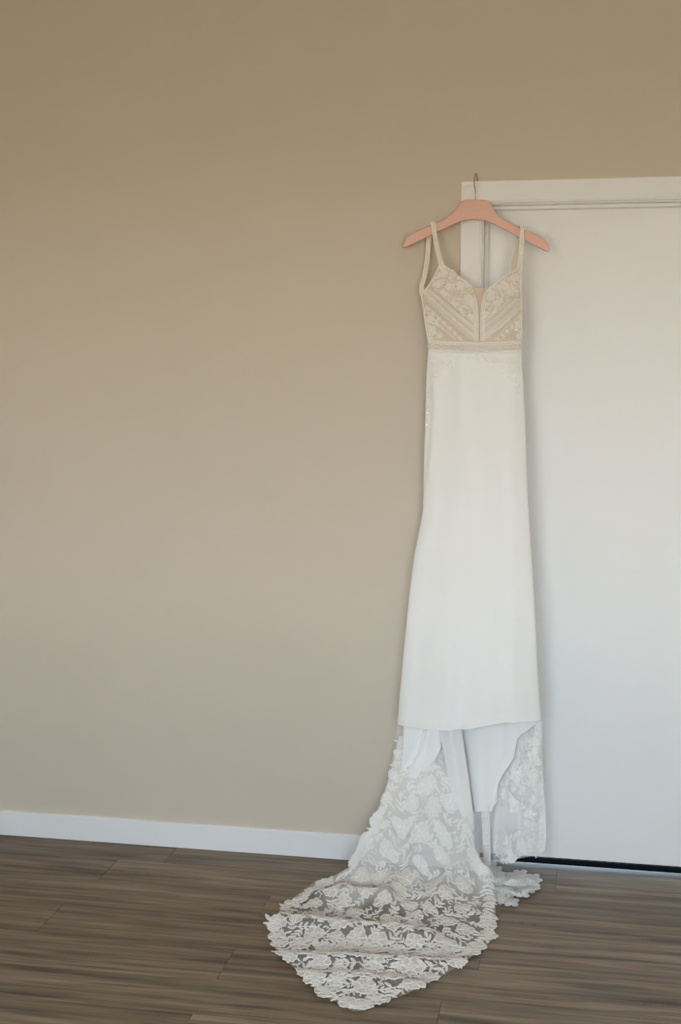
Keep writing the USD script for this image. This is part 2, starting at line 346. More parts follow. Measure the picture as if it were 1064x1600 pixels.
# --- lace motifs in flat motif coordinates (u, v, h); a surface map lays them on the cloth
RINGS = np.array([0, .38, .70, .84, .93, 1.0]); RISE = np.array([.50, .18, .25, 1.0, .95, .0])
def pad(outline, center, h0=0.0, th=1.0):
    o = np.asarray(outline); c = np.asarray(center); K = len(o)
    V = [(*c, h0 + RISE[0] * th, 0.0)]
    for t, r in zip(RINGS[1:], RISE[1:]):
        V += [(*(c + t * (q - c)), h0 + r * th, 1.0 if t > .8 else 0.0) for q in o]
    F = [(0, 1 + k, 1 + (k + 1) % K) for k in range(K)]
    for i in range(len(RINGS) - 2):
        for k in range(K):
            a, b = 1 + i * K + k, 1 + i * K + (k + 1) % K; F += [(a, a + K, b + K), (a, b + K, b)]
    return np.array(V, float), np.array(F)
def join(parts):
    V, F, n = [], [], 0
    for v, f in parts: V.append(v); F.append(f + n); n += len(v)
    return np.vstack(V), np.vstack(F)
def rot2(p, a):
    c, s = math.cos(a), math.sin(a); return np.stack([p[:, 0] * c - p[:, 1] * s, p[:, 0] * s + p[:, 1] * c], 1)
def petal(R, half, ang, r, th, h0, K=18):
    s = np.linspace(0, 2 * np.pi, K, endpoint=False)
    ax = .16 + .42 + .42 * -np.cos(s)                      # radial 0.16 .. 1
    wd = half * np.sin(s) * (0.55 + .42 * ax)
    notch = .11 * np.exp(-((s - np.pi) / .35) ** 2)
    wob = 1 + .05 * np.sin(3 * s + r.uniform(0, 6)) + .04 * np.sin(5 * s + r.uniform(0, 6))
    p = np.stack([(ax - notch) * R * wob, wd * wob], 1)
    return pad(rot2(p, ang), rot2(np.array([[.62 * R, 0.]]), ang)[0], h0, th)
def disc(c, R, th, h0=0.0, K=10):
    s = np.linspace(0, 2 * np.pi, K, endpoint=False); return pad(np.stack([np.cos(s), np.sin(s)], 1) * R + c, c, h0, th)
def leaf(base, ang, L, Wd, th, h0=0.0, K=14):
    s = np.linspace(0, 2 * np.pi, K, endpoint=False)
    x = .5 - .5 * np.cos(s); y = np.sin(s) * (1 - .35 * x) * np.sqrt(np.clip(1.12 - x * .55, 0, 2))
    p = rot2(np.stack([x * L, y * Wd * .5], 1), ang) + base
    c = rot2(np.array([[.45 * L, 0.]]), ang)[0] + base
    return join([pad(p, c, h0, th), cord2([base, base + (c - base) * 1.7], .10 * Wd, th * .9, h0 + .3 * th)])
def cord2(pts, w, th, h0=0.0):
    p = np.asarray(pts, float); T = np.gradient(p, axis=0); T /= np.linalg.norm(T, axis=1, keepdims=True) + 1e-12
    N = np.stack([-T[:, 1], T[:, 0]], 1); V = []
    for q, nn in zip(p, N): V += [(*(q - nn * w), h0, 1.0), (*(q - nn * w * .5), h0 + th, 1.0), (*(q + nn * w * .5), h0 + th, 1.0), (*(q + nn * w), h0, 1.0)]
    F = []
    for i in range(len(p) - 1):
        for k in range(3):
            a = 4 * i + k; F += [(a, a + 4, a + 5), (a, a + 5, a + 1)]
    return np.array(V), np.array(F)
def flower(R, r, th, n=None):
    n = n or int(r.integers(5, 7)); a0 = r.uniform(0, 6.28); ps = []
    for i in range(n):
        ps.append(petal(R * r.uniform(.86, 1.08), R * math.sin(math.pi / n) * r.uniform(.94, 1.10), a0 + 2 * math.pi * i / n + r.uniform(-.12, .12), r, th, th * .25 * (i % 3)))
    for i in range(n - 1):
        ps.append(petal(R * .46, R * .42 * math.sin(math.pi / n), a0 + .5 + 2 * math.pi * i / (n - 1), r, th * .8, th * .8, 12))
    ps.append(disc(np.zeros(2), R * .15, th * .8, th * 1.3))
    return join(ps)
def sprig(L, r, th, pairs=None, bend=None):
    pairs = pairs or int(r.integers(2, 4)); bend = r.uniform(-.8, .8) if bend is None else bend
    t = np.linspace(0, 1, 9); ang = bend * t
    st = np.cumsum(np.r_[[[0, 0]], np.stack([np.cos(ang), np.sin(ang)], 1)[:-1] * L * .72 / 8], axis=0) - np.array([L * .45, 0])
    ps = [cord2(st, L * .018, th * .8)]
    for k in range(pairs):
        f = (k + .6) / (pairs + .3); i = min(8, int(f * 8)); b = st[i]
        for sgn in (-1, 1):
            ps.append(leaf(b, ang[i] + sgn * r.uniform(.75, 1.05), L * r.uniform(.30, .40), L * r.uniform(.15, .20), th, th * .15))
    ps.append(leaf(st[-1], ang[-1] + r.uniform(-.2, .2), L * .38, L * .19, th, th * .2))
    return join(ps)
def bud_scroll(L, r, th):
    """a curling stem with small round buds"""
    t = np.linspace(0, 1, 14); ang = r.choice([-1, 1]) * 3.2 * t
    st = np.cumsum(np.stack([np.cos(ang), np.sin(ang)], 1) * L / 14, axis=0); st -= st.mean(0)
    ps = [cord2(st, L * .03, th)]
    for i in (2, 5, 8, 11): ps.append(disc(st[i] + np.array([-math.sin(ang[i]), math.cos(ang[i])]) * L * .09 * (1 if i % 2 else -1), L * .06, th))
    ps.append(leaf(st[0], ang[0] + 3.14 + .4, L * .3, L * .15, th)); ps.append(disc(st[-1], L * .08, th))
    return join(ps)
def lay(motif, spin, mapper):
    v, f = motif; uv = rot2(v[:, :2], spin)
    t = trimesh.Trimesh(mapper(uv, v[:, 2]), f, process=False); t.metadata['rim'] = v[:, 3]
    return t

# ------------------------------------------------------------------ hanger
hanger = empty('clothes_hanger', None, label='pink lacquered wooden clothes hanger with brass hook, hung on the door casing', category='hanger')
HO = [(724.5, 312.6), (744, 312.3), (762, 312.6), (764.2, 314.5), (766.4, 319), (772, 328), (780.5, 338.5), (797.4, 348.7), (814, 356.6), (839.7, 367), (851, 374), (857, 383), (859.4, 391), (858.4, 394.2),
      (854, 393.4), (848, 390.6), (834, 383), (820, 375.5), (808.7, 370.4), (795, 362.5), (780.5, 355), (769, 349), (758, 345), (748, 343.2), (738, 343), (728, 344), (718, 346.6), (701, 354), (684.6, 362), (656, 376.4), (640, 384), (632.5, 387.6), (629, 388),
      (627.8, 385.6), (631, 378), (635, 371.5), (642, 365.6), (654, 359.6), (667.7, 354), (682, 348), (693, 342.6), (703, 336), (710, 329.5), (716, 322), (720.5, 315)]
def hang_y(x):
    """front face of the hanger: the arms bow a little towards the room and thicken at the ends"""
    u = np.abs(np.asarray(x) - 743.5) / 115.0
    return -.058 - .012 * u ** 2, -.036 + .003 * u ** 2
def build_hanger():
    out = resample(HO, 1.1, True)
    for _ in range(14): out = .25 * np.roll(out, 1, 0) + .5 * out + .25 * np.roll(out, -1, 0)
    out = resample(out, 1.6, True); pg = sg.Polygon(out)
    rings = []
    for ins, dep in ((0, 1.0), (.3, .5), (.8, .14), (1.5, 0.0)):
        c = np.array([q for q in out]); T = np.roll(c, -1, 0) - np.roll(c, 1, 0); T /= np.linalg.norm(T, axis=1, keepdims=True)
        N = np.stack([-T[:, 1], T[:, 0]], 1)
        if not pg.contains(sg.Point(c[40] + N[40] * 1.0)): N = -N
        rings.append((c + N * ins, dep))
    n = len(out); V, F = [], []
    for side in (0, 1):
        for q, dep in rings:
            yf, yb = hang_y(q[:, 0]); y = (yf + .0035 * dep) if side == 0 else (yb - .0035 * dep)
            V.append(np.array([at(a, b, yy) for (a, b), yy in zip(q, y)]))
    V = np.vstack(V); R = len(rings)
    for side in (0, 1):
        for i in range(R - 1):
            for k in range(n):
                a, b = (side * R + i) * n + k, (side * R + i) * n + (k + 1) % n; F += [(a, b, b + n), (a, b + n, a + n)]
    for k in range(n):
        a, b = k, (k + 1) % n; F += [(a, b, b + R * n), (a, b + R * n, a + R * n)]
    # caps: the innermost rings are filled
    for side in (0, 1):
        q = rings[-1][0]; p, t, _ = fill2d(q, 3.0)
        yf, yb = hang_y(p[:, 0]); y = yf if side == 0 else yb
        F = F + [tuple(r + len(V)) for r in t]; V = np.vstack([V, np.array([at(a, b, yy) for (a, b), yy in zip(p, y)])])
    t = trimesh.Trimesh(V, F, process=True); t.merge_vertices(digits_vertex=5); t.fix_normals(); return t
obj('body', build_hanger(), PINK, hanger, smooth=40)
hk = spline([at(743, 316, -.048), at(743, 305, -.048), at(742.8, 299, -.050), at(741.2, 288, -.060), at(740.9, 280, -.056), at(743, 271, -.036), at(745.3, 275.5, -.016), at(745.9, 283.0, -.0085)], 48)
obj('hook', tube(hk, .0017, 10), BRASS, hanger, smooth=True, label='brass wire hook')
def lettering():
    """the small silver script on the neck, too fine to read: a tall initial and a low running hand"""
    s = [(728.5, 324.5), (729.5, 329.6), (731.2, 325.6), (732.4, 329.6), (734.8, 323.8), (735.6, 326.5), (735.2, 329.4), (737.2, 327.4), (738.4, 329.3), (740, 327.5), (741.2, 329.3), (742.9, 327.4), (744.2, 329.3), (746, 327.6), (747.3, 329.3), (749, 327.4), (750.2, 329.3), (752, 327.5), (753.4, 329.2), (756, 327.4), (758.6, 326.8)]
    c = spline(s, 120); P = np.array([at(a, b, hang_y(a)[0] - .0003) for a, b in c]); return tube(P, .00042, 5)
obj('lettering', lettering(), SILVER_PRINT, hanger, smooth=True, label='small silver script print')

# ------------------------------------------------------------------ the dress
dress = empty('wedding_dress', None, label='ivory wedding dress with beaded lace bodice and floral lace train spread on the floor', category='dress')
YC = -.078
def lerp_rows(rows, t):
    r = np.array(rows, float); return [np.interp(t, r[:, 0], r[:, k]) for k in range(1, r.shape[1])]
# skirt front: a tube hung from the waist, measured row by row (row, left edge, right edge, depth)
SK = [(546, 669, 815, .040), (556, 668.6, 815.5, .041), (580, 666.6, 816.6, .044), (610, 665, 818.5, .047), (650, 664.4, 820.5, .048), (690, 663, 822, .048), (730, 662, 823.2, .048), (770, 661.5, 824.5, .048), (795, 661, 826, .049),
      (812, 658.5, 827, .051), (835, 654, 828.5, .053), (860, 649, 829.8, .055), (890, 644.5, 832, .057), (930, 639.5, 834.5, .060), (970, 635.5, 836.5, .062), (1010, 631.5, 838.5, .065), (1050, 628, 840.5, .068), (1090, 624.5, 843, .070), (1128, 621.5, 845.2, .073)]
SKs = spline(SK, 140)
HEM = [(0, 0), (.12, 1.5), (.3, 2.5), (.5, 1.8), (.62, -4), (.75, -8.5), (.87, -8), (1, -5)]
def skirt_point(row, th, off=0.0):
    _, l, r, b = [np.interp(row, SKs[:, 0], SKs[:, k]) for k in range(4)]
    A, B = at(l, row, YC), at(r, row, YC)
    u = .5 - .5 * math.cos(th)
    p = A + (B - A) * u
    sn = math.sin(th); bb = b * (abs(sn) ** .75) * (1 if sn >= 0 else -1)
    if sn >= 0:
        low = max(0, (row - 620) / 510)
        bb += sn * (.0022 * math.sin(u * 23 + .8 * math.sin(row / 130)) + .0035 * low * math.sin(u * 14 + 1.0 + row / 400) + .002 * low * math.sin(u * 41 + row / 210)
                    + .0025 * math.exp(-((u - .36 - .02 * math.sin(row / 90)) / .05) ** 2))
        k = np.interp(row, [546, 600, 640, 700, 745, 800], [.075, .07, .078, .062, .035, -.03])
        st = 1 / (1 + math.exp((u - k) / .006)) * np.interp(row, [546, 580, 620, 780, 800], [.2, .6, 1, 1, 0])
        bb -= .009 * st
        bb += .0025 * math.exp(-((u - k - .03) / .02) ** 2) * np.interp(row, [546, 620, 760, 800], [0, 1, 1, 0])
    else: bb *= .6
    return np.array([p[0], YC - bb - off, p[2]])
def build_skirt():
    th = np.r_[np.linspace(0, .45, 26), np.linspace(.45, math.pi - .3, 80)[1:], np.linspace(math.pi - .3, math.pi, 10)[1:], np.linspace(math.pi, 2 * math.pi, 40)[1:]]
    G = []
    for s in np.linspace(0, 1, 150):
        rowp = []
        for t in th:
            u = .5 - .5 * math.cos(t); e = 1128 + np.interp(u, *np.array(HEM).T)
            row = 546 + s * (e - 546)
            band = .0011 * (1 if row > e - 11 else 0) + (-.0012 if abs(row - (e - 11)) < 1.2 else 0)
            p = skirt_point(min(row, 1135), t, band if t < math.pi else -band)
            rowp.append(p)
        G.append(rowp)
    # the hem turns under
    last = np.array(G[-1]); cen = np.array([last[:, 0].mean(), YC, 0])
    for k, (dz, sh) in enumerate(((-.0012, .0), (-.0012, .0018), (.0, .0028), (.012, .0032))):
        d = cen - last; d[:, 2] = 0; d /= np.linalg.norm(d, axis=1, keepdims=True) + 1e-9
        q = last + d * sh; q[:, 2] += dz; G.append(q)
    return grid_mesh(np.array(G)[:, ::-1])
skirt = obj('skirt', build_skirt(), SATIN, dress, smooth=True)

# bodice
def body_y(px, py):
    px, py = np.asarray(px, float), np.asarray(py, float)
    e = np.clip(1 - ((px - 741) / 80.0) ** 2, 0, 1)
    y = YC - .038 * e ** .55
    g = lambda cx, cy, sx, sy: np.exp(-((px - cx) / sx) ** 2 - ((py - cy) / sy) ** 2)
    return y - .030 * g(706, 462, 24, 36) - .028 * g(785, 464, 24, 36) + .008 * g(748, 485, 9, 40)
def on_body(uv, h):
    """(px, py) coordinates on the bodice, raised by h metres"""
    y = body_y(uv[:, 0], uv[:, 1]) - h
    return np.array([at(a, b, c) for (a, b), c in zip(uv, y)])
B_LEFT = [(689, 411), (697, 416), (708, 424), (719, 433.5), (729, 441), (737, 449), (743, 463), (746.4, 478), (747.6, 492), (748.5, 512), (748.8, 534), (742, 536), (705, 535), (669, 534.5), (665.5, 516), (662, 494), (659.5, 474), (658, 462), (661, 457), (668, 449), (677, 436), (683, 424)]
B_RIGHT = [(810, 419), (803, 422.5), (790, 430), (776, 440), (765, 448), (758, 456), (753.5, 468), (750.6, 482), (749.8, 494), (749.4, 512), (749.2, 534), (760, 536), (790, 536), (815, 534.5), (815.6, 510), (815.4, 480), (815, 450), (814, 428), (813, 420)]
cups = []
for pl in (B_LEFT, B_RIGHT):
    cups.append(obj('bodice_cup', fill(pl, 2.6, lambda p, pg: on_body(p, 0 * p[:, 0])), NUDE, dress, smooth=True))
ins = [(737, 448.5), (744, 450.2), (752, 450.4), (760, 449.5), (764, 449.5), (757, 462), (752.5, 480), (750.5, 496), (748.6, 508), (746.5, 494), (744.5, 476), (741, 460)]
obj('neckline_insert', fill(ins, 2.2, lambda p, pg: on_body(p, 0 * p[:, 0] - .003)), NUDE_NET, dress, smooth=True, label='sheer nude mesh insert in the V neckline')
back = [(658, 455), (663, 470), (680, 492), (710, 505), (748, 509), (785, 500), (805, 470), (813, 430), (816, 450), (816, 540), (668, 540), (662, 500)]
obj('back_bodice', fill(back, 4, lambda p, pg: np.array([at(a, b, YC + .030 * max(0, 1 - ((a - 741) / 82) ** 2) ** .5) for a, b in p])), NUDE, dress, smooth=True)
def body_cord(pts, w=1.1, h=.0016, n=None):
    p = np.asarray(pts, float); c = spline(p, n or max(6, int(np.linalg.norm(np.diff(p, axis=0), axis=1).sum() / 2.5)))
    v, f = cord2(c, w, h); t = trimesh.Trimesh(on_body(v[:, :2], v[:, 2] + .0006), f, process=False); return t
def face_room(t):
    if t.face_normals[:, 1].mean() > 0: t.invert()
    return t
# piping at neckline, armholes and centre
pip_l = [(689, 411.5), (697, 417), (708, 425), (719, 434.5), (729, 442.2), (736.2, 450), (741.8, 463), (745.2, 478), (746.4, 492), (746.6, 512), (746.6, 533)]
pip_r = [(811, 420), (803, 424), (790, 431.4), (776, 441.4), (766, 449.5), (759.4, 457), (755, 468), (752.2, 482), (751.4, 494), (751.2, 512), (751.2, 533)]
arm_l = [(688, 412), (682.5, 424), (676.5, 436), (668, 448.5), (661.5, 456.5), (659, 462), (660.5, 474), (663, 494), (666, 514), (669.2, 533)]
arm_r = [(812, 420.5), (813.4, 440), (814.4, 470), (814.6, 500), (814.4, 533)]
pip2 = [([(741, 470), (743.2, 482), (743.8, 500), (743.8, 533)], 0), ([(756.2, 472), (754.4, 484), (754.2, 500), (754, 533)], 1), ([(740, 480), (741, 500), (741, 533)], 0), ([(757.4, 482), (756.8, 500), (756.8, 533)], 1)]
for pts, cup in [(pip_l, 0), (pip_r, 1), (arm_l, 0), (arm_r, 1)] + pip2:
    obj('piping', face_room(body_cord(pts, 1.15, .0020)), CORD_N, cups[cup], smooth=50)
def dots(cup, path, n, r, kind='pearl_trim', mat=None, flat=False, h=.0016):
    c = resample(path, np.linalg.norm(np.diff(np.asarray(path, float), axis=0), axis=1).sum() / n)
    ms = []
    for q in c:
        if flat: v, f = disc(np.array(q), r, h); ms.append(face_room(trimesh.Trimesh(on_body(v[:, :2], v[:, 2] + .0005), f, process=False)))
        else:
            s = trimesh.creation.icosphere(1, r * .00195); s.apply_translation(on_body(np.array([q]), np.array([.0012]))[0]); ms.append(s)
    obj(kind, cat(ms), mat or PEARL, cups[cup], smooth=True)
def band(cup, lines):
    for ln in lines: obj('lace_cord', face_room(body_cord(ln, .9, .0018)), CORD_N, cups[cup], smooth=50)
LBANDS = [[(664, 449.5), (682, 466), (704, 486), (726, 505), (745, 520)], [(663, 455), (682, 472), (704, 491.5), (726, 511), (745, 525.5)], [(663.5, 459.5), (682, 476.5), (704, 496), (726, 515.5), (744.5, 529)],
          [(665, 477), (684, 495.5), (700, 511), (714, 524), (724, 533)], [(666, 488), (680, 501), (696, 516), (712, 531.5)], [(680, 452), (700, 469.5), (722, 489), (743, 506)], [(676, 456), (698, 475), (722, 496), (744, 513)]]
RBANDS = [[(813, 467), (798, 482), (780, 499), (764, 511), (752, 520)], [(813.5, 472.5), (798, 487.5), (780, 504.5), (764, 516.5), (752, 525.5)], [(814, 478), (798, 493), (780, 510), (764, 521), (753, 529)],
          [(814, 491), (800, 504), (786, 517), (771, 533)], [(814, 501), (804, 511), (793, 522), (782, 532)], [(799, 466), (782, 482), (766, 495), (753, 506)], [(806, 466), (788, 483), (768, 500), (752, 513)]]
band(0, LBANDS); band(1, RBANDS)
def between(a, b, f):
    A, B = spline(a, 9), spline(b, 9); return [tuple(q) for q in A + (B - A) * f]
for cup, L in ((0, LBANDS), (1, RBANDS)):
    for a_, b_, fs in ((5, 6, (.5,)), (6, 0, (.3, .62)), (0, 1, (.5,)), (1, 2, (.5,)), (2, 3, (.16, .30))):
        for f_ in fs:
            if (a_, b_) in ((5, 6), (0, 1)): dots(cup, between(L[a_], L[b_], f_), 34, .62); continue
            obj('lace_cord', face_room(body_cord(between(L[a_], L[b_], f_), .55, .0012)), CORD_N, cups[cup], smooth=50)
for cup, path, n in ((0, [(668, 483), (688, 500), (704, 515), (719, 529)], 6), (1, [(813, 497), (800, 510), (788, 521), (778, 530)], 5)):
    for q in resample(path, np.linalg.norm(np.diff(np.asarray(path, float), axis=0), axis=1).sum() / n):
        ps = [disc(np.array(q), 2.9, .0022, 0, 14)]
        for k in range(6): ps.append(disc(np.array(q) + 4.4 * np.array([math.cos(k * 1.047 + .5), math.sin(k * 1.047 + .5)]), .85, .0014, 0, 6))
        v, f = join(ps); obj('lace_medallion', face_room(trimesh.Trimesh(on_body(v[:, :2], v[:, 2] + .0006), f, process=False)), CORD, cups[cup], smooth=50)
for cup, path, n in ((0, [(672, 455), (698, 479), (722, 500), (744, 516.5)], 30), (0, [(663, 457), (682, 474), (704, 493.5), (744, 527)], 30), (0, [(664, 466), (684, 485), (708, 507), (735, 532)], 26),
                     (1, [(810, 466), (788, 487), (768, 503), (753, 516)], 24), (1, [(813, 475), (798, 490), (780, 507), (754, 527)], 26), (1, [(814, 484), (800, 497), (784, 511), (761, 532)], 24)):
    dots(cup, path, n, .75)
# flowers and leaves embroidered on the cups
r5 = np.random.default_rng(11)
def body_motif(cup, kind, x, y, R, spin=None, th=.0015):
    if kind == 'flower': mo, nm = flower(R, r5, th), 'lace_flower'
    elif kind == 'sprig': mo, nm = sprig(R * 2, r5, th), 'lace_sprig'
    else: mo, nm = bud_scroll(R * 2, r5, th), 'lace_scroll'
    sp = r5.uniform(0, 6.28) if spin is None else spin
    obj(nm, face_room(lay(mo, sp, lambda uv, h: on_body(uv + [x, y], h + .0006))), THREAD_B, cups[cup], smooth=50)
for a in [(694, 427, 6.5), (719, 446, 7.5), (702, 448, 6.5), (731, 468, 7.5), (686, 443, 5.5)]: body_motif(0, 'flower', *a)
for a in [(678, 447, 6.5, .9), (698, 461, 6, .6), (740, 472, 6, 1.4), (707, 424.5, 5, .7), (724, 487, 6.5, .8), (712, 476, 5.5, .8), (686, 430, 5, 2), (736, 500, 5, 1), (692, 457, 5, .8)]: body_motif(0, 'sprig', *a)
for a in [(671, 500, 6.5), (675, 517, 7), (687, 524, 5.5), (673, 530, 4.5)]: body_motif(0, 'flower', *a, th=.0018)
for a in [(682, 508, 5, 1.2), (668, 510, 5, 1.7)]: body_motif(0, 'sprig', *a)
for a in [(803, 434, 6.5), (788, 446, 7.5), (767, 464, 7.5), (777, 474, 6.5), (802, 452, 6)]: body_motif(1, 'flower', *a)
for a in [(797, 456, 6, -.8), (783, 470, 6, -.7), (808, 460, 5, -1), (758, 470, 5.5, -1.4), (772, 487, 6, -.7), (790, 434, 5, -.5), (764, 492, 5, -1), (800, 441, 5, 2.2)]: body_motif(1, 'sprig', *a)
for a in [(810, 508, 5), (811, 523, 5)]: body_motif(1, 'flower', *a, th=.0018)
for cup, pts in ((0, [(690, 513.5), (692, 516), (687.5, 517.5), (690, 520.5), (686, 521.5), (683, 519)]), (1, [(808, 515), (806, 518), (809, 519.5), (805, 521)])):
    ms = []
    for q in pts:
        s = trimesh.creation.icosphere(2, .0026); s.apply_translation(on_body(np.array([q]), np.array([.002]))[0]); ms.append(s)
    obj('pearl_cluster', cat(ms), PEARL, cups[cup], smooth=True)
def fill_cup(cup, region, n, kinds, seed_pts):
    pg = sg.Polygon(region); x0, y0, x1, y1 = pg.bounds; pl = list(seed_pts); c = 0
    for _ in range(3000):
        x, y = r5.uniform(x0, x1), r5.uniform(y0, y1)
        if not pg.contains(sg.Point(x, y)): continue
        if all((x - a) ** 2 + (y - b) ** 2 > 4.0 ** 2 for a, b in pl):
            pl.append((x, y)); c += 1
            kd = kinds[c % len(kinds)]; body_motif(cup, kd, x, y, r5.uniform(3.6, 5.2) if kd != 'flower' else r5.uniform(3, 4.2), th=.0011)
            if c >= n: break
fill_cup(0, [(689, 415), (735, 447), (746, 492), (742, 503), (720, 484), (692, 459), (676, 447)], 100, ['sprig', 'sprig', 'flower', 'scroll'], [])
fill_cup(1, [(811, 423), (766, 451), (752, 492), (754, 502), (780, 480), (798, 464), (814, 452)], 100, ['sprig', 'sprig', 'flower', 'scroll'], [])
fill_cup(0, [(664, 480), (682, 498), (684, 531), (671, 532), (665, 505)], 22, ['sprig', 'flower', 'scroll'], [])
fill_cup(1, [(814, 496), (808, 505), (805, 516), (809, 530), (815, 530)], 8, ['sprig', 'flower'], [])
def sequins(parent, pts, mapper, r0, rr, lo=.0009, hi=.0015, inside=None):
    ms = []
    for q in pts:
        if inside is not None and not inside.contains(sg.Point(q)): continue
        s = trimesh.creation.cylinder(rr.uniform(lo, hi), .0004, sections=8)
        s.apply_transform(trimesh.transformations.euler_matrix(math.pi / 2 + rr.normal(0, .22), 0, rr.normal(0, .22)))
        s.apply_translation(mapper(np.array([q]), np.array([r0]))[0]); ms.append(s)
    obj('sequins', cat(ms), SEQUIN, parent, kind='stuff')
rs = np.random.default_rng(21)
sequins(cups[0], [(r_[0] + rs.normal(0, 9), r_[1] + rs.normal(0, 9)) for r_ in [(700, 440), (715, 455), (728, 470), (690, 430)] for _ in range(16)], on_body, .0032, rs, .0008, .0013, sg.Polygon(B_LEFT).buffer(-3))
sequins(cups[1], [(r_[0] + rs.normal(0, 8), r_[1] + rs.normal(0, 9)) for r_ in [(768, 462), (777, 475), (790, 450), (766, 482)] for _ in range(16)], on_body, .0032, rs, .0008, .0013, sg.Polygon(B_RIGHT).buffer(-3))

# waistband
def waist_map(uv, h):
    return np.array([at(a, b, YC - (.0445 + hh) * max(0, 1 - ((a - 742) / 75.5) ** 2) ** .42 - .001) for (a, b), hh in zip(uv, h)])
wb = [(668.2, 531.5), (690, 533.5), (720, 534.8), (750, 535), (785, 534.6), (815.6, 532.5), (815.8, 549), (785, 551.2), (750, 552), (720, 551.6), (690, 550.4), (669.4, 548.6)]
waist = obj('waistband', fill(wb, 2.4, lambda p, pg: waist_map(p, 0 * p[:, 0] + .0008)), NUDE_THIN, dress, smooth=True)
def wcurve(v): return [(x, np.interp(x, [668, 690, 720, 750, 785, 815.6], [531.7, 533.5, 534.8, 535.2, 534.6, 532.5]) + v) for x in np.linspace(669, 815, 50)]
def waist_cord(pts, w, h=.0018):
    v, f = cord2(np.asarray(pts, float), w, h); return face_room(trimesh.Trimesh(waist_map(v[:, :2], v[:, 2] + .0012), f, process=False))
for v, w in ((1.0, 1.5), (4.0, .9), (16.0, 1.3), (13.6, .7)): obj('lace_cord', waist_cord(wcurve(v), w), CORD, waist, smooth=50)
xs = np.linspace(675, 809, 11)
for x in xs:
    y = np.interp(x, [668, 690, 720, 750, 785, 815.6], [531.7, 533.5, 534.8, 535.2, 534.6, 532.5]) + 8.8
    th = np.linspace(0, 2 * np.pi, 15); ps = [cord2(np.stack([x + 2.7 * np.cos(th), y + 2.7 * np.sin(th)], 1), .75, .0018)]
    ps.append(disc(np.array([x, y]), .9, .0016, 0, 6))
    for sx in (-1, 1):
        ps.append(cord2(np.array([(x + sx * 3.2, y - 4.6), (x + sx * 6.7, y), (x + sx * 3.2, y + 4.6)]), .7, .0016))
        ps.append(cord2(np.array([(x + sx * 2.8, y), (x + sx * 4.6, y)]), .7, .0016))
    ps.append(cord2(np.array([(x, y - 4.6), (x, y - 2.6)]), .6, .0016)); ps.append(cord2(np.array([(x, y + 2.6), (x, y + 4.6)]), .6, .0016))
    v, f = join(ps); obj('lace_ring', face_room(trimesh.Trimesh(waist_map(v[:, :2], v[:, 2] + .0012), f, process=False)), CORD, waist, smooth=50)
ms = []
for x in np.linspace(670, 814, 66):
    s = trimesh.creation.icosphere(1, .0016); y = np.interp(x, [668, 690, 720, 750, 785, 815.6], [531.7, 533.5, 534.8, 535.2, 534.6, 532.5]) - .6
    s.apply_translation(waist_map(np.array([[x, y]]), np.array([.002]))[0]); ms.append(s)
obj('pearl_trim', cat(ms), PEARL, waist, smooth=True)

# straps: ribbons over the hanger, piped at both edges
def strap(pts, width, e=(1, 0, 0)):
    P = spline([at(a, b, c) for a, b, c in pts], 46); T = np.gradient(P, axis=0); T /= np.linalg.norm(T, axis=1, keepdims=True)
    E = np.array(e, float); Wv = E - (T @ E)[:, None] * T; Wv /= np.linalg.norm(Wv, axis=1, keepdims=True)
    w = np.broadcast_to(width, len(P))[:, None] if np.ndim(width) == 0 else np.interp(np.linspace(0, 1, len(P)), np.linspace(0, 1, len(width)), width)[:, None]
    N = np.cross(T, Wv)
    rows = [P + Wv * w * k + N * .0005 for k in (-.5, 0, .5)]
    sp = obj('strap', grid_mesh(np.stack(rows, 1)), STRAP, dress, smooth=True)
    for k in (-.5, .5): obj('piping', tube(P + Wv * w * k, .0014, 6), CORD, sp, smooth=True)
    ms = []
    for i in range(1, len(P) - 1):
        for k in (-.18, .18):
            s = trimesh.creation.icosphere(1, .0014); s.apply_translation(P[i] + Wv[i] * w[i] * (k if i % 2 else -k * .4)); ms.append(s)
    obj('bead_trim', cat(ms), PEARL, sp, smooth=True)
strap([(690, 415, -.110), (687.5, 406, -.100), (684, 392, -.088), (680.5, 375, -.078), (678, 360, -.074), (677, 350.0, -.066), (675.5, 347.5, -.056), (673.5, 348.5, -.040), (671, 360, -.0305), (669.5, 380, -.032), (667.5, 405, -.040), (663.5, 430, -.052), (659.2, 445, -.064), (658.6, 455, -.074), (660, 462, -.0785)],
      [.0125, .0115, .011, .011, .0115, .012, .012, .0115, .011, .010], (1, 0, .25))
strap([(811.5, 424, -.096), (812.5, 412, -.093), (813.8, 396, -.086), (814.8, 378, -.078), (815.2, 366, -.075), (815.4, 357.2, -.070), (815, 354.6, -.058), (813.6, 356.5, -.040), (810, 372, -.0305), (805, 394, -.035), (800, 412, -.040), (797.5, 430, -.050), (799, 450, -.055)],
      [.010, .010, .010, .0105, .011, .011, .010, .009, .009], (1, 0, -.3))
obj('strap_mesh', fill([(809, 373), (813.4, 376), (812.6, 396), (812, 419), (803, 423), (796, 426), (799.5, 408), (804.5, 389)], 2.5, lambda p, pg: np.array([at(a, b, -.040 - .045 * np.clip((a - 797) / 16, 0, 1) * np.clip((b - 373) / 50, 0, 1)) for a, b in p])), NUDE_THIN, dress, smooth=True, label='sheer nude mesh triangle behind one strap')

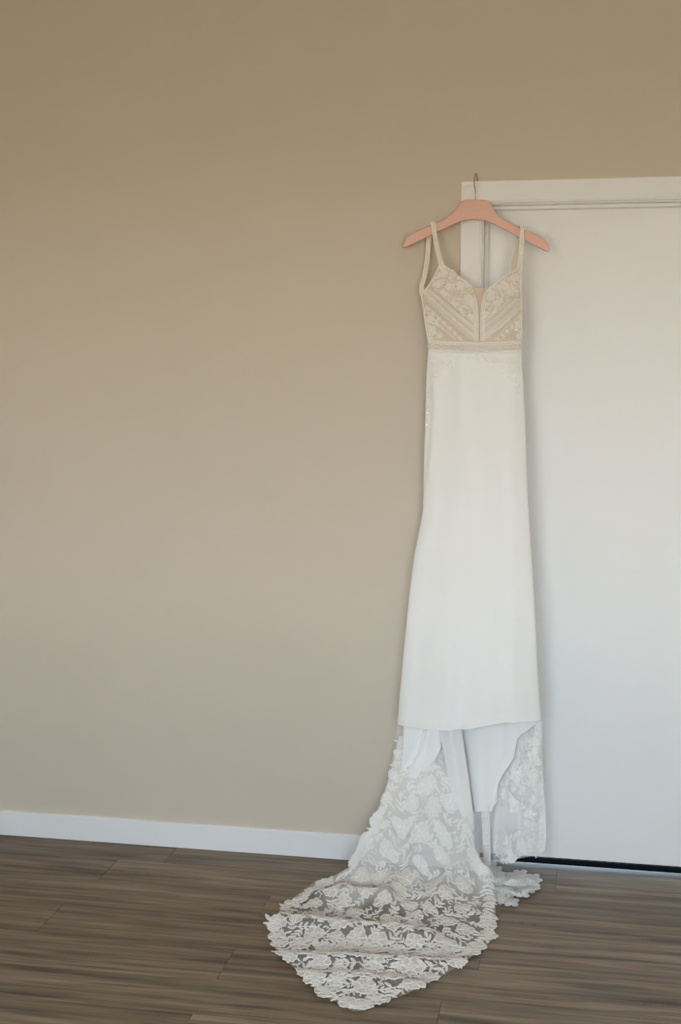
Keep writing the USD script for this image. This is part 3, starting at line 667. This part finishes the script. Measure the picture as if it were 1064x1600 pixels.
# lace and sequins over the hips of the skirt
def on_skirt(uv, h):
    out = []
    for (a, b), hh in zip(uv, h):
        b = min(max(b, 547), 1120); l, r = np.interp(b, SKs[:, 0], SKs[:, 1]), np.interp(b, SKs[:, 0], SKs[:, 2])
        u = min(max((a - l) / (r - l), .002), .998); out.append(skirt_point(b, math.acos(1 - 2 * u), hh))
    return np.array(out)
r6 = np.random.default_rng(5)
HIP = [('flower', 676, 563, 8), ('flower', 689, 568, 7), ('sprig', 703, 564, 8), ('sprig', 697, 580, 8), ('flower', 677, 583, 8), ('sprig', 688, 594, 9), ('sprig', 676, 601, 8), ('sprig', 709, 575, 7), ('flower', 720, 561, 6), ('sprig', 733, 560, 7), ('sprig', 748, 559, 6),
       ('sprig', 762, 560, 7), ('flower', 774, 562, 6.5), ('sprig', 786, 563, 7), ('flower', 798, 565, 7.5), ('flower', 808, 577, 7), ('sprig', 797, 580, 8), ('sprig', 808, 593, 8), ('sprig', 786, 574, 7), ('sprig', 812, 606, 6), ('sprig', 800, 591, 6),
       ('flower', 668.5, 618, 4.5), ('sprig', 668, 630, 5), ('flower', 667.5, 643, 4.5), ('sprig', 667, 655, 5), ('flower', 667, 666, 4)]
for kd, x, y, R in HIP:
    mo = flower(R, r6, .0011) if kd == 'flower' else sprig(R * 2, r6, .0011)
    obj('lace_' + kd, face_room(lay(mo, r6.uniform(0, 6.28), lambda uv, h: on_skirt(uv + [x, y], h + .0004))), THREAD_S, skirt, smooth=50)
sq = []
for cx, cy, sx, sy, n in ((682, 572, 10, 14, 46), (705, 566, 14, 8, 26), (800, 572, 11, 14, 60), (745, 558, 22, 4, 18), (668, 640, 3, 20, 34), (667, 664, 2.5, 4, 18), (810, 598, 4, 12, 16)):
    sq += [(cx + r6.normal(0, sx * .7), cy + r6.normal(0, sy * .7)) for _ in range(n)]
sequins(skirt, sq, on_skirt, .0018, r6, inside=sg.Polygon([(q[1] + 2.2, q[0]) for q in SK] + [(q[2] - 2.2, q[0]) for q in SK[::-1]]))

# the back of the skirt seen below the front hem: crepe panels, lace panels, train
def sheet_y(f):
    return lambda p, pg: np.array([at(a, b, f(a, b)) for a, b in p])
def bulge(c0, c1, w, y0, amp):
    """a soft vertical fold that leans from column c0 (row 1125) to c1 (row 1290)"""
    return lambda a, b: y0 - amp * math.exp(-((a - (c0 + (c1 - c0) * (b - 1125) / 165)) / w) ** 2)
obj('back_panel', fill([(624, 1112), (846, 1112), (848, 1180), (852, 1260), (853.5, 1312), (851, 1330), (838, 1336), (815, 1341), (790, 1345), (766, 1347), (742, 1346), (700, 1330), (640, 1310), (600, 1280), (604, 1230), (616, 1170)], 5,
    sheet_y(lambda a, b: -.034 - .008 * math.sin(a * .13) - .006 * math.sin(a * .31 + b * .01))), TULLE, dress, smooth=True, label='sheer net back of the skirt below the front hem')
def panel_a(a, b):
    f = 664.5 - (b - 1130) * .30 if b < 1172 else 652 - (b - 1172) * .5
    return -.070 - .010 * math.exp(-((a - 645) / 14) ** 2) - .012 * math.exp(-((a - 678) / 10) ** 2) + .016 * math.exp(-((a - f) / 2.6) ** 2) - .010 * math.exp(-((a - f - 5) / 4) ** 2) * (1 if b < 1215 else .3)
obj('crepe_panel', fill([(631, 1112), (689, 1112), (690, 1140), (689, 1169), (679, 1188), (670, 1196), (666, 1206), (664, 1226), (658, 1241), (649, 1250), (641, 1252), (633, 1248), (627, 1238), (626.5, 1205), (630, 1164)], 2.6, sheet_y(panel_a)), SATIN, dress, smooth=True)
fb = bulge(701, 727, 13, -.072, .040)
obj('crepe_panel', fill([(683, 1112), (718, 1112), (720, 1132), (727, 1178), (734, 1228), (739, 1268), (741, 1296), (733, 1297), (726, 1290), (718, 1272), (708, 1250), (698, 1204), (688, 1150)], 2.4, sheet_y(fb)), SATIN, dress, smooth=True)
def panel_c(a, b):
    k = 790 - (b - 1130) * .13
    return -.046 - .020 * math.exp(-((a - 752) / 16) ** 2) + .010 * math.exp(-((a - 724) / 8) ** 2) - .010 / (1 + math.exp(-(a - k) / 1.4))
obj('crepe_panel', fill([(716, 1112), (845, 1112), (845.5, 1122), (838, 1130), (829, 1137), (815, 1147), (807, 1156), (806, 1168), (803.5, 1183), (790, 1204), (779, 1222), (776.5, 1240), (777, 1253), (771, 1260), (768, 1268), (756, 1267), (742, 1269), (735, 1225), (727, 1170)], 2.6, sheet_y(panel_c)), SATIN, dress, smooth=True)
def tull_y(a, b): return -.052 - .010 * math.sin(a * .16 + 1) - .004 * math.sin(a * .4 + b * .02)
lace_side = obj('lace_panel', fill([(846, 1122), (838, 1131), (829, 1138.5), (815, 1148.5), (807.5, 1158), (807, 1170), (804, 1185), (791, 1206), (780, 1224), (777, 1242), (776, 1262), (771, 1285), (769, 1310), (771, 1330), (779, 1341), (790, 1350), (800, 1348), (815, 1338), (830, 1336), (846, 1331), (852, 1325), (853.5, 1308), (852, 1270), (847, 1215), (845, 1170)], 3.2, sheet_y(tull_y)), TULLE4, dress, smooth=True)
def on_side(uv, h): return np.array([at(a, b, tull_y(a, b) - hh) for (a, b), hh in zip(uv, h)])
r7 = np.random.default_rng(31)
SIDE = [('flower', 832, 1158, 9), ('sprig', 820, 1170, 9), ('flower', 835, 1180, 8), ('sprig', 826, 1190, 9), ('flower', 823, 1203, 12), ('sprig', 835, 1205, 9), ('flower', 806, 1213, 10), ('sprig', 813, 1224, 10), ('flower', 830, 1222, 9), ('sprig', 795, 1222, 9), ('flower', 801, 1257, 13), ('sprig', 817, 1258, 9), ('flower', 826, 1272, 8), ('flower', 837, 1250, 9),
        ('sprig', 837, 1232, 8), ('sprig', 786, 1238, 9), ('flower', 790, 1242, 9), ('sprig', 837, 1272, 8), ('flower', 835, 1292, 8), ('flower', 786, 1311, 10), ('sprig', 800, 1307, 10), ('flower', 815, 1322, 10), ('sprig', 795, 1326, 11), ('sprig', 782, 1330, 9), ('flower', 833, 1318, 10), ('sprig', 824, 1333, 10), ('flower', 836, 1316, 8), ('sprig', 841, 1300, 7), ('sprig', 836, 1331, 8), ('flower', 800, 1341, 9), ('sprig', 787, 1346, 8), ('sprig', 813, 1297, 6), ('flower', 777, 1321, 7), ('sprig', 841, 1263, 7), ('flower', 835, 1215, 8), ('sprig', 835, 1147, 7)]
side_area = sg.Polygon([(838, 1136), (818, 1152), (811, 1170), (808, 1188), (794, 1210), (783, 1228), (780, 1258), (822, 1262), (822, 1300), (776, 1304), (776, 1328), (790, 1340), (828, 1330), (846, 1322), (846, 1260), (841, 1200), (840, 1150)])
taken = [(s_[1], s_[2]) for s_ in SIDE]
for _ in range(2500):
    x, y = r7.uniform(775, 848), r7.uniform(1136, 1340)
    if side_area.contains(sg.Point(x, y)) and all((x - a) ** 2 + (y - b) ** 2 > 7.2 ** 2 for a, b in taken):
        taken.append((x, y)); SIDE.append(('sprig' if len(taken) % 3 else 'flower', x, y, r7.uniform(4.5, 6.5)))
for kd, x, y, R in SIDE:
    mo = flower(R, r7, .0022) if kd == 'flower' else sprig(R * 2, r7, .0022)
    obj('lace_' + kd, face_room(lay(mo, r7.uniform(0, 6.28), lambda uv, h: on_side(uv + [x, y], h + .0006))), THREAD_D, lace_side, smooth=50)
sequins(lace_side, [(x + r7.normal(0, 6), y + r7.normal(0, 7)) for x, y, n in ((832, 1206, 14), (826, 1277, 16), (838, 1248, 12), (832, 1158, 8), (806, 1262, 8)) for _ in range(n)], on_side, .0032, r7)
rib_y = lambda a, b: -.060
ribbon = obj('lace_ribbon', fill([(751.5, 1258), (763, 1258), (764.5, 1300), (766, 1340), (765.5, 1352), (756.5, 1352), (754.5, 1320), (753, 1290)], 2.6, sheet_y(rib_y)), TULLE2, dress, smooth=True, label='narrow lace ribbon hanging inside the skirt')
ps = []
for k in range(2): ps.append(cord2(np.array([(751.8 + 11 * k, 1258), (753.2 + 11 * k, 1290), (754.8 + 10.6 * k, 1320), (756.8 + 9 * k, 1351)]), .9, .0018))
for y in np.arange(1264, 1350, 8.5):
    xo = np.interp(y, [1258, 1351], [757.4, 761.2]); th = np.linspace(0, 2 * np.pi, 11)
    ps.append(cord2(np.stack([xo + 2.3 * np.cos(th), y + 2.3 * np.sin(th)], 1), .7, .0016)); ps.append(cord2(np.array([(xo - 5, y + 4.2), (xo + 5, y + 4.2)]), .6, .0016))
v, f = join(ps); obj('lace_cord', face_room(trimesh.Trimesh(np.array([at(a, b, rib_y(a, b) - h - .0006) for a, b, h in v[:, :3]]), f, process=False)), CORD, ribbon, smooth=50)

# ------------------------------------------------------------------ train: a net height field that falls from the skirt and spreads over the floor
def smoothstep(a, b, x): t = np.clip((np.asarray(x, float) - a) / (b - a), 0, 1); return t * t * (3 - 2 * t)
def train_z(x, Y):
    x, Y = np.asarray(x, float), np.asarray(Y, float)
    t = np.maximum(-Y - .05, -.03)
    w = smoothstep(-.375, -.27, x) * (1 - .75 * smoothstep(.02, .17, x))
    z = .43 * np.exp(-t / .085) * w
    flat = smoothstep(.08, .30, -Y)
    rid = lambda c, s, a: a * np.exp(-(((-Y) - c) / s) ** 2)
    z = z + flat * (rid(.345 + .10 * (x + .15), .030, .026) * smoothstep(-.42, -.36, x) * (1 - smoothstep(-.16, -.08, x))
                    + rid(.55 + .06 * x, .034, .028) * (1 - smoothstep(-.02, .06, x)) + rid(.70 - .1 * x, .03, .018) + rid(.82, .03, .012))
    z = z + flat * .016 * np.exp(-((x + .165 + .15 * (Y + .3)) / .022) ** 2) * (1 - smoothstep(.38, .55, -Y))
    z = z + flat * .012 * np.exp(-((x + .02 - .35 * (Y + .3)) / .02) ** 2) * (1 - smoothstep(.40, .6, -Y))
    q = np.stack([x * 9, Y * 11, 0 * x], -1); z = z + flat * .016 * (meshkit.fbm(q, 3, 4) - .35).clip(0)
    drape = (1 - smoothstep(.16, .40, -Y)) * w * smoothstep(.05, .12, -Y)
    z = z + drape * (.017 * np.sin(x * 44 + 2.2 * np.sin(Y * 14)) + .008 * np.sin(x * 83 + 1 + Y * 20))
    return np.maximum(z, 0) + .0032
def train_hit(px, py):
    d = ray(px, py); lo, hi = 2.6, 4.4
    ts = np.linspace(lo, hi, 260); P = CAM + ts[:, None] * d
    g = P[:, 2] - train_z(P[:, 0], np.minimum(P[:, 1], -.03))
    i = np.argmax(g < 0) if (g < 0).any() else len(ts) - 1
    if i == 0: return P[0, :2]
    u = g[i - 1] / (g[i - 1] - g[i] + 1e-12); q = P[i - 1] + u * (P[i] - P[i - 1])
    q[1] = min(q[1], -.036); return q[:2]
T_L = [(1150, 620), (1165, 617), (1200, 609.5), (1225, 602), (1250, 594), (1290, 577), (1320, 560), (1344, 546), (1356, 541), (1369, 516.7), (1377, 488.6), (1395, 464.8), (1414, 441), (1431, 426), (1443, 415.5), (1464, 420), (1490, 429), (1505, 448), (1520, 466), (1537, 482), (1554, 497), (1567, 526), (1580, 548)]
T_R = [(1150, 690), (1165, 693), (1200, 703), (1225, 711), (1250, 720), (1290, 739), (1320, 744), (1344, 752), (1356, 768), (1369, 776), (1377, 774), (1395, 772), (1414, 777), (1431, 778), (1443, 774), (1464, 777), (1490, 748), (1505, 725), (1520, 702), (1537, 670), (1554, 636), (1567, 596), (1580, 566)]
def build_train():
    G = []
    rows = np.r_[np.linspace(1150, 1300, 46), np.linspace(1300, 1580, 120)[1:]]
    for y in rows:
        l = np.interp(y, *np.array(T_L, float).T); r = np.interp(y, *np.array(T_R, float).T)
        a, b = train_hit(l, y), train_hit(r, y)
        line = []
        for u in np.linspace(0, 1, 110):
            q = train_hit(l + 3 + (r - l - 6) * u, y); line.append((q[0], q[1], float(train_z(q[0], q[1]))))
        G.append(line)
    G = np.array(G); t = grid_mesh(G); yy = np.repeat(rows, G.shape[1]); P = G.reshape(-1, 3)
    patch = .82 + .8 * (meshkit.noise(P * [17, 17, 17], 9) - .25).clip(0, .5)
    lift = (.55 + .45 * smoothstep(.12, .30, P[:, 2])) * patch * smoothstep(1432, 1358, yy + 40 * (meshkit.noise(P * [16, 9, 9], 3) - .5)) * smoothstep(-.37, -.29, P[:, 0])
    t.metadata['gather'] = np.clip(lift, 0, 1); return t
train = obj('train', build_train(), GATHERED, dress, smooth=True, label='sheer net train with ivory lace flowers lying on the floor')
outline = np.array([(b, a) for a, b in T_L] + [(b, a) for a, b in T_R[::-1]], float)
tp = sg.Polygon([tuple(train_hit(a, b)) for a, b in resample(outline, 6, True)]).buffer(0)
if tp.geom_type == 'MultiPolygon': tp = max(tp.geoms, key=lambda g: g.area)
def on_train(x0, y0):
    e = .002; hy = (float(train_z(x0, y0 + e)) - float(train_z(x0, y0 - e))) / (2 * e); c = 1 / math.sqrt(1 + hy * hy)
    def f(uv, h):
        x = x0 + uv[:, 0]; y = np.minimum(y0 + uv[:, 1] * c, -.034); z = train_z(x, y)
        hy2 = (train_z(x, y + e) - train_z(x, y - e)) / (2 * e); n = np.stack([0 * x, -hy2, 1 + 0 * x], 1); n /= np.linalg.norm(n, axis=1, keepdims=True)
        n[:, 1] = np.minimum(n[:, 1], 0)
        return np.stack([x, y, z], 1) + n * (h + .0008)[:, None]
    return f
def up_face(t):
    if (t.face_normals[:, 2] - t.face_normals[:, 1]).mean() < 0: t.invert()
    return t
r8 = np.random.default_rng(77)
placed = []
def arc(y0):   # arc length along the fall, so that spacing is even on the cloth
    ys = np.linspace(-.03, y0, 40); zs = train_z(-.12 + 0 * ys, ys); return float(np.hypot(np.diff(ys), np.diff(zs)).sum())
def put(kd, x, y, R, spin=None, mat=None):
    mat = mat or (THREAD_W if y > -.24 else THREAD)
    mo = flower(R, r8, .0024) if kd == 'flower' else (sprig(R * 2, r8, .0022) if kd == 'sprig' else leaf(np.array([-R, 0.]), 0., 2 * R, R * .95, .002) if kd == 'leaf' else bud_scroll(R * 2.2, r8, .0020))
    obj('lace_' + kd, up_face(lay(mo, r8.uniform(0, 6.28) if spin is None else spin, on_train(x, y))), mat, train, smooth=50)
    placed.append((x, arc(y), R))
def free(x, y, R, k):
    s = arc(y); return all((x - a) ** 2 + (s - b) ** 2 > (k * (R + c)) ** 2 for a, b, c in placed)
edge = tp.exterior.length
d = 0.0
while d < edge:
    p = tp.exterior.interpolate(d)
    if p.y < -.10:
        q = tp.exterior.interpolate(d + .01); ang = math.atan2(q.y - p.y, q.x - p.x)
        lobe = p.x < -.29 and p.y > -.36
        inward = tp.buffer(-.036 if lobe else -.023)
        qq = shapely.ops.nearest_points(p, inward)[1] if hasattr(shapely, 'ops') else p
        if r8.uniform() < .52: put('flower', qq.x, qq.y, r8.uniform(.025, .033))
        else: put('sprig', qq.x, qq.y, r8.uniform(.028, .036), ang + (0 if lobe else r8.uniform(-.5, .5)))
    d += r8.uniform(.034, .046)
for i_, (a_, b_) in enumerate([(629, 1160), (624, 1178), (621, 1196), (615, 1212), (612, 1230), (604, 1246), (598, 1264), (588, 1280), (581, 1297), (571, 1312), (563, 1328), (556, 1342)]):
    q_ = train_hit(a_, b_); put('flower' if i_ % 2 else 'sprig', q_[0], q_[1], .020 if i_ < 6 else .026)
minx, miny, maxx, maxy = tp.bounds
ys_ = np.linspace(-.036, miny, 400); ss_ = np.r_[0, np.cumsum(np.hypot(np.diff(ys_), np.diff(train_z(-.12 + 0 * ys_, ys_))))]
cnt = {'flower': 0, 'sprig': 0, 'scroll': 0, 'leaf': 0}
inner = tp.buffer(-.012)
for kd, R0, R1, k, tries in (('flower', .026, .036, .98, 2500), ('sprig', .024, .034, .66, 4000), ('scroll', .011, .017, .66, 2500), ('leaf', .009, .013, .80, 5000)):
    for _ in range(tries):
        x, y = r8.uniform(minx, maxx), float(np.interp(r8.uniform(0, ss_[-1]), ss_, ys_))
        if not inner.contains(sg.Point(x, y)): continue
        R = r8.uniform(R0, R1)
        if free(x, y, R, k * (.80 if y < -.58 else 1.0)) and cnt[kd] < 190: put(kd, x, y, R); cnt[kd] += 1
def on_train_px(uv, h): 
    out = []
    for (a, b), hh in zip(uv, h): q = train_hit(a, b); out.append((q[0], q[1] - .002, float(train_z(q[0], q[1])) + hh))
    return np.array(out)
sequins(train, [(x + r8.normal(0, 9), y + r8.normal(0, 9)) for x, y, n in ((632, 1303, 10), (628, 1335, 10), (600, 1340, 6), (645, 1355, 8), (612, 1178, 5), (655, 1345, 6), (620, 1365, 6)) for _ in range(n)], on_train_px, .0036, r8, inside=sg.Polygon(outline).buffer(-4))

# folded tails of lace on the floor beside the train
def puff(poly, hmax, lift=.002, back=0.0):
    def P3(p, pg):
        b = pg.exterior; dm = np.array([b.distance(sg.Point(q)) for q in p]); k = np.sqrt(np.clip(dm / max(dm.max(), 1e-6), 0, 1))
        out = []
        for (a, c), kk in zip(p, k):
            z = lift + hmax * kk + .002 * kk * math.sin(a * .9 + c * .6); d = ray(a, c); out.append(CAM + d * ((z - CAM[2]) / d[2]))
        return np.array(out)
    return fill(smooth_loop(poly, 90), 1.8, P3)
TAIL = [([(742, 1336), (756, 1346), (771, 1350), (781, 1358), (789, 1367), (786, 1379), (776, 1384), (760, 1378), (744, 1366), (735, 1350)], .030, .012),
        ([(776, 1363), (786, 1367), (793, 1367), (803, 1362), (819, 1361.5), (826, 1368), (838, 1367.5), (843, 1369.5), (841.5, 1383), (834, 1384), (828, 1381), (817, 1384), (798, 1385), (781, 1381)], .016, .004),
        ([(756, 1374), (775, 1380), (790, 1385), (815, 1385), (830, 1385), (839, 1387.5), (837, 1391.5), (827, 1394), (822, 1400), (811, 1399.5), (790, 1396), (770, 1390)], .014, .003),
        ([(766, 1386), (778, 1391), (790, 1395.5), (802, 1402), (809.5, 1411.5), (804, 1414.5), (790, 1412.5), (775, 1408), (766, 1400)], .012, .003)]
for poly, hm, lf in TAIL:
    tl = obj('train_fold', puff(poly, hm, lf), TULLE3, dress, smooth=True)
    loop = smooth_loop(poly, 90); pg = sg.Polygon(loop); x0, y0, x1, y1 = pg.bounds; bd = pg.exterior
    gx, gy = np.meshgrid(np.linspace(x0, x1, 40), np.linspace(y0, y1, 40)); on = shapely.contains_xy(pg, gx, gy)
    dmax = max(bd.distance(sg.Point(a, b)) for a, b in zip(gx[on], gy[on]))
    spots = [(q[0], q[1], 1) for q in resample(poly, 11, True)]
    for _ in range(400):
        x, y = r8.uniform(x0, x1), r8.uniform(y0, y1)
        if pg.contains(sg.Point(x, y)) and all((x - a) ** 2 + 4 * (y - b) ** 2 > 110 for a, b, _k in spots): spots.append((x, y, 0))
    for i, (x, y, on_edge) in enumerate(spots):
        if on_edge and x < x0 + .28 * (x1 - x0): continue
        def mp(uv, h):
            out = []
            for (a, c), hh in zip(uv, h):
                a2, c2 = x + a, y + c * .5; pt = sg.Point(a2, c2); dd = bd.distance(pt) if pg.contains(pt) else 0
                z = lf + hm * min(1, math.sqrt(dd / dmax)) + hh + .0016; dv = ray(a2, c2); out.append(CAM + dv * ((z - CAM[2]) / dv[2]))
            return np.array(out)
        kd = 'sprig' if (i % 2 and not on_edge) else 'flower'
        mo = sprig(17, r8, .002) if kd == 'sprig' else flower(6.2 if on_edge else 7.5, r8, .002)
        obj('lace_' + kd, up_face(lay(mo, r8.uniform(-.6, .6), mp)), THREAD_D, tl, smooth=50)
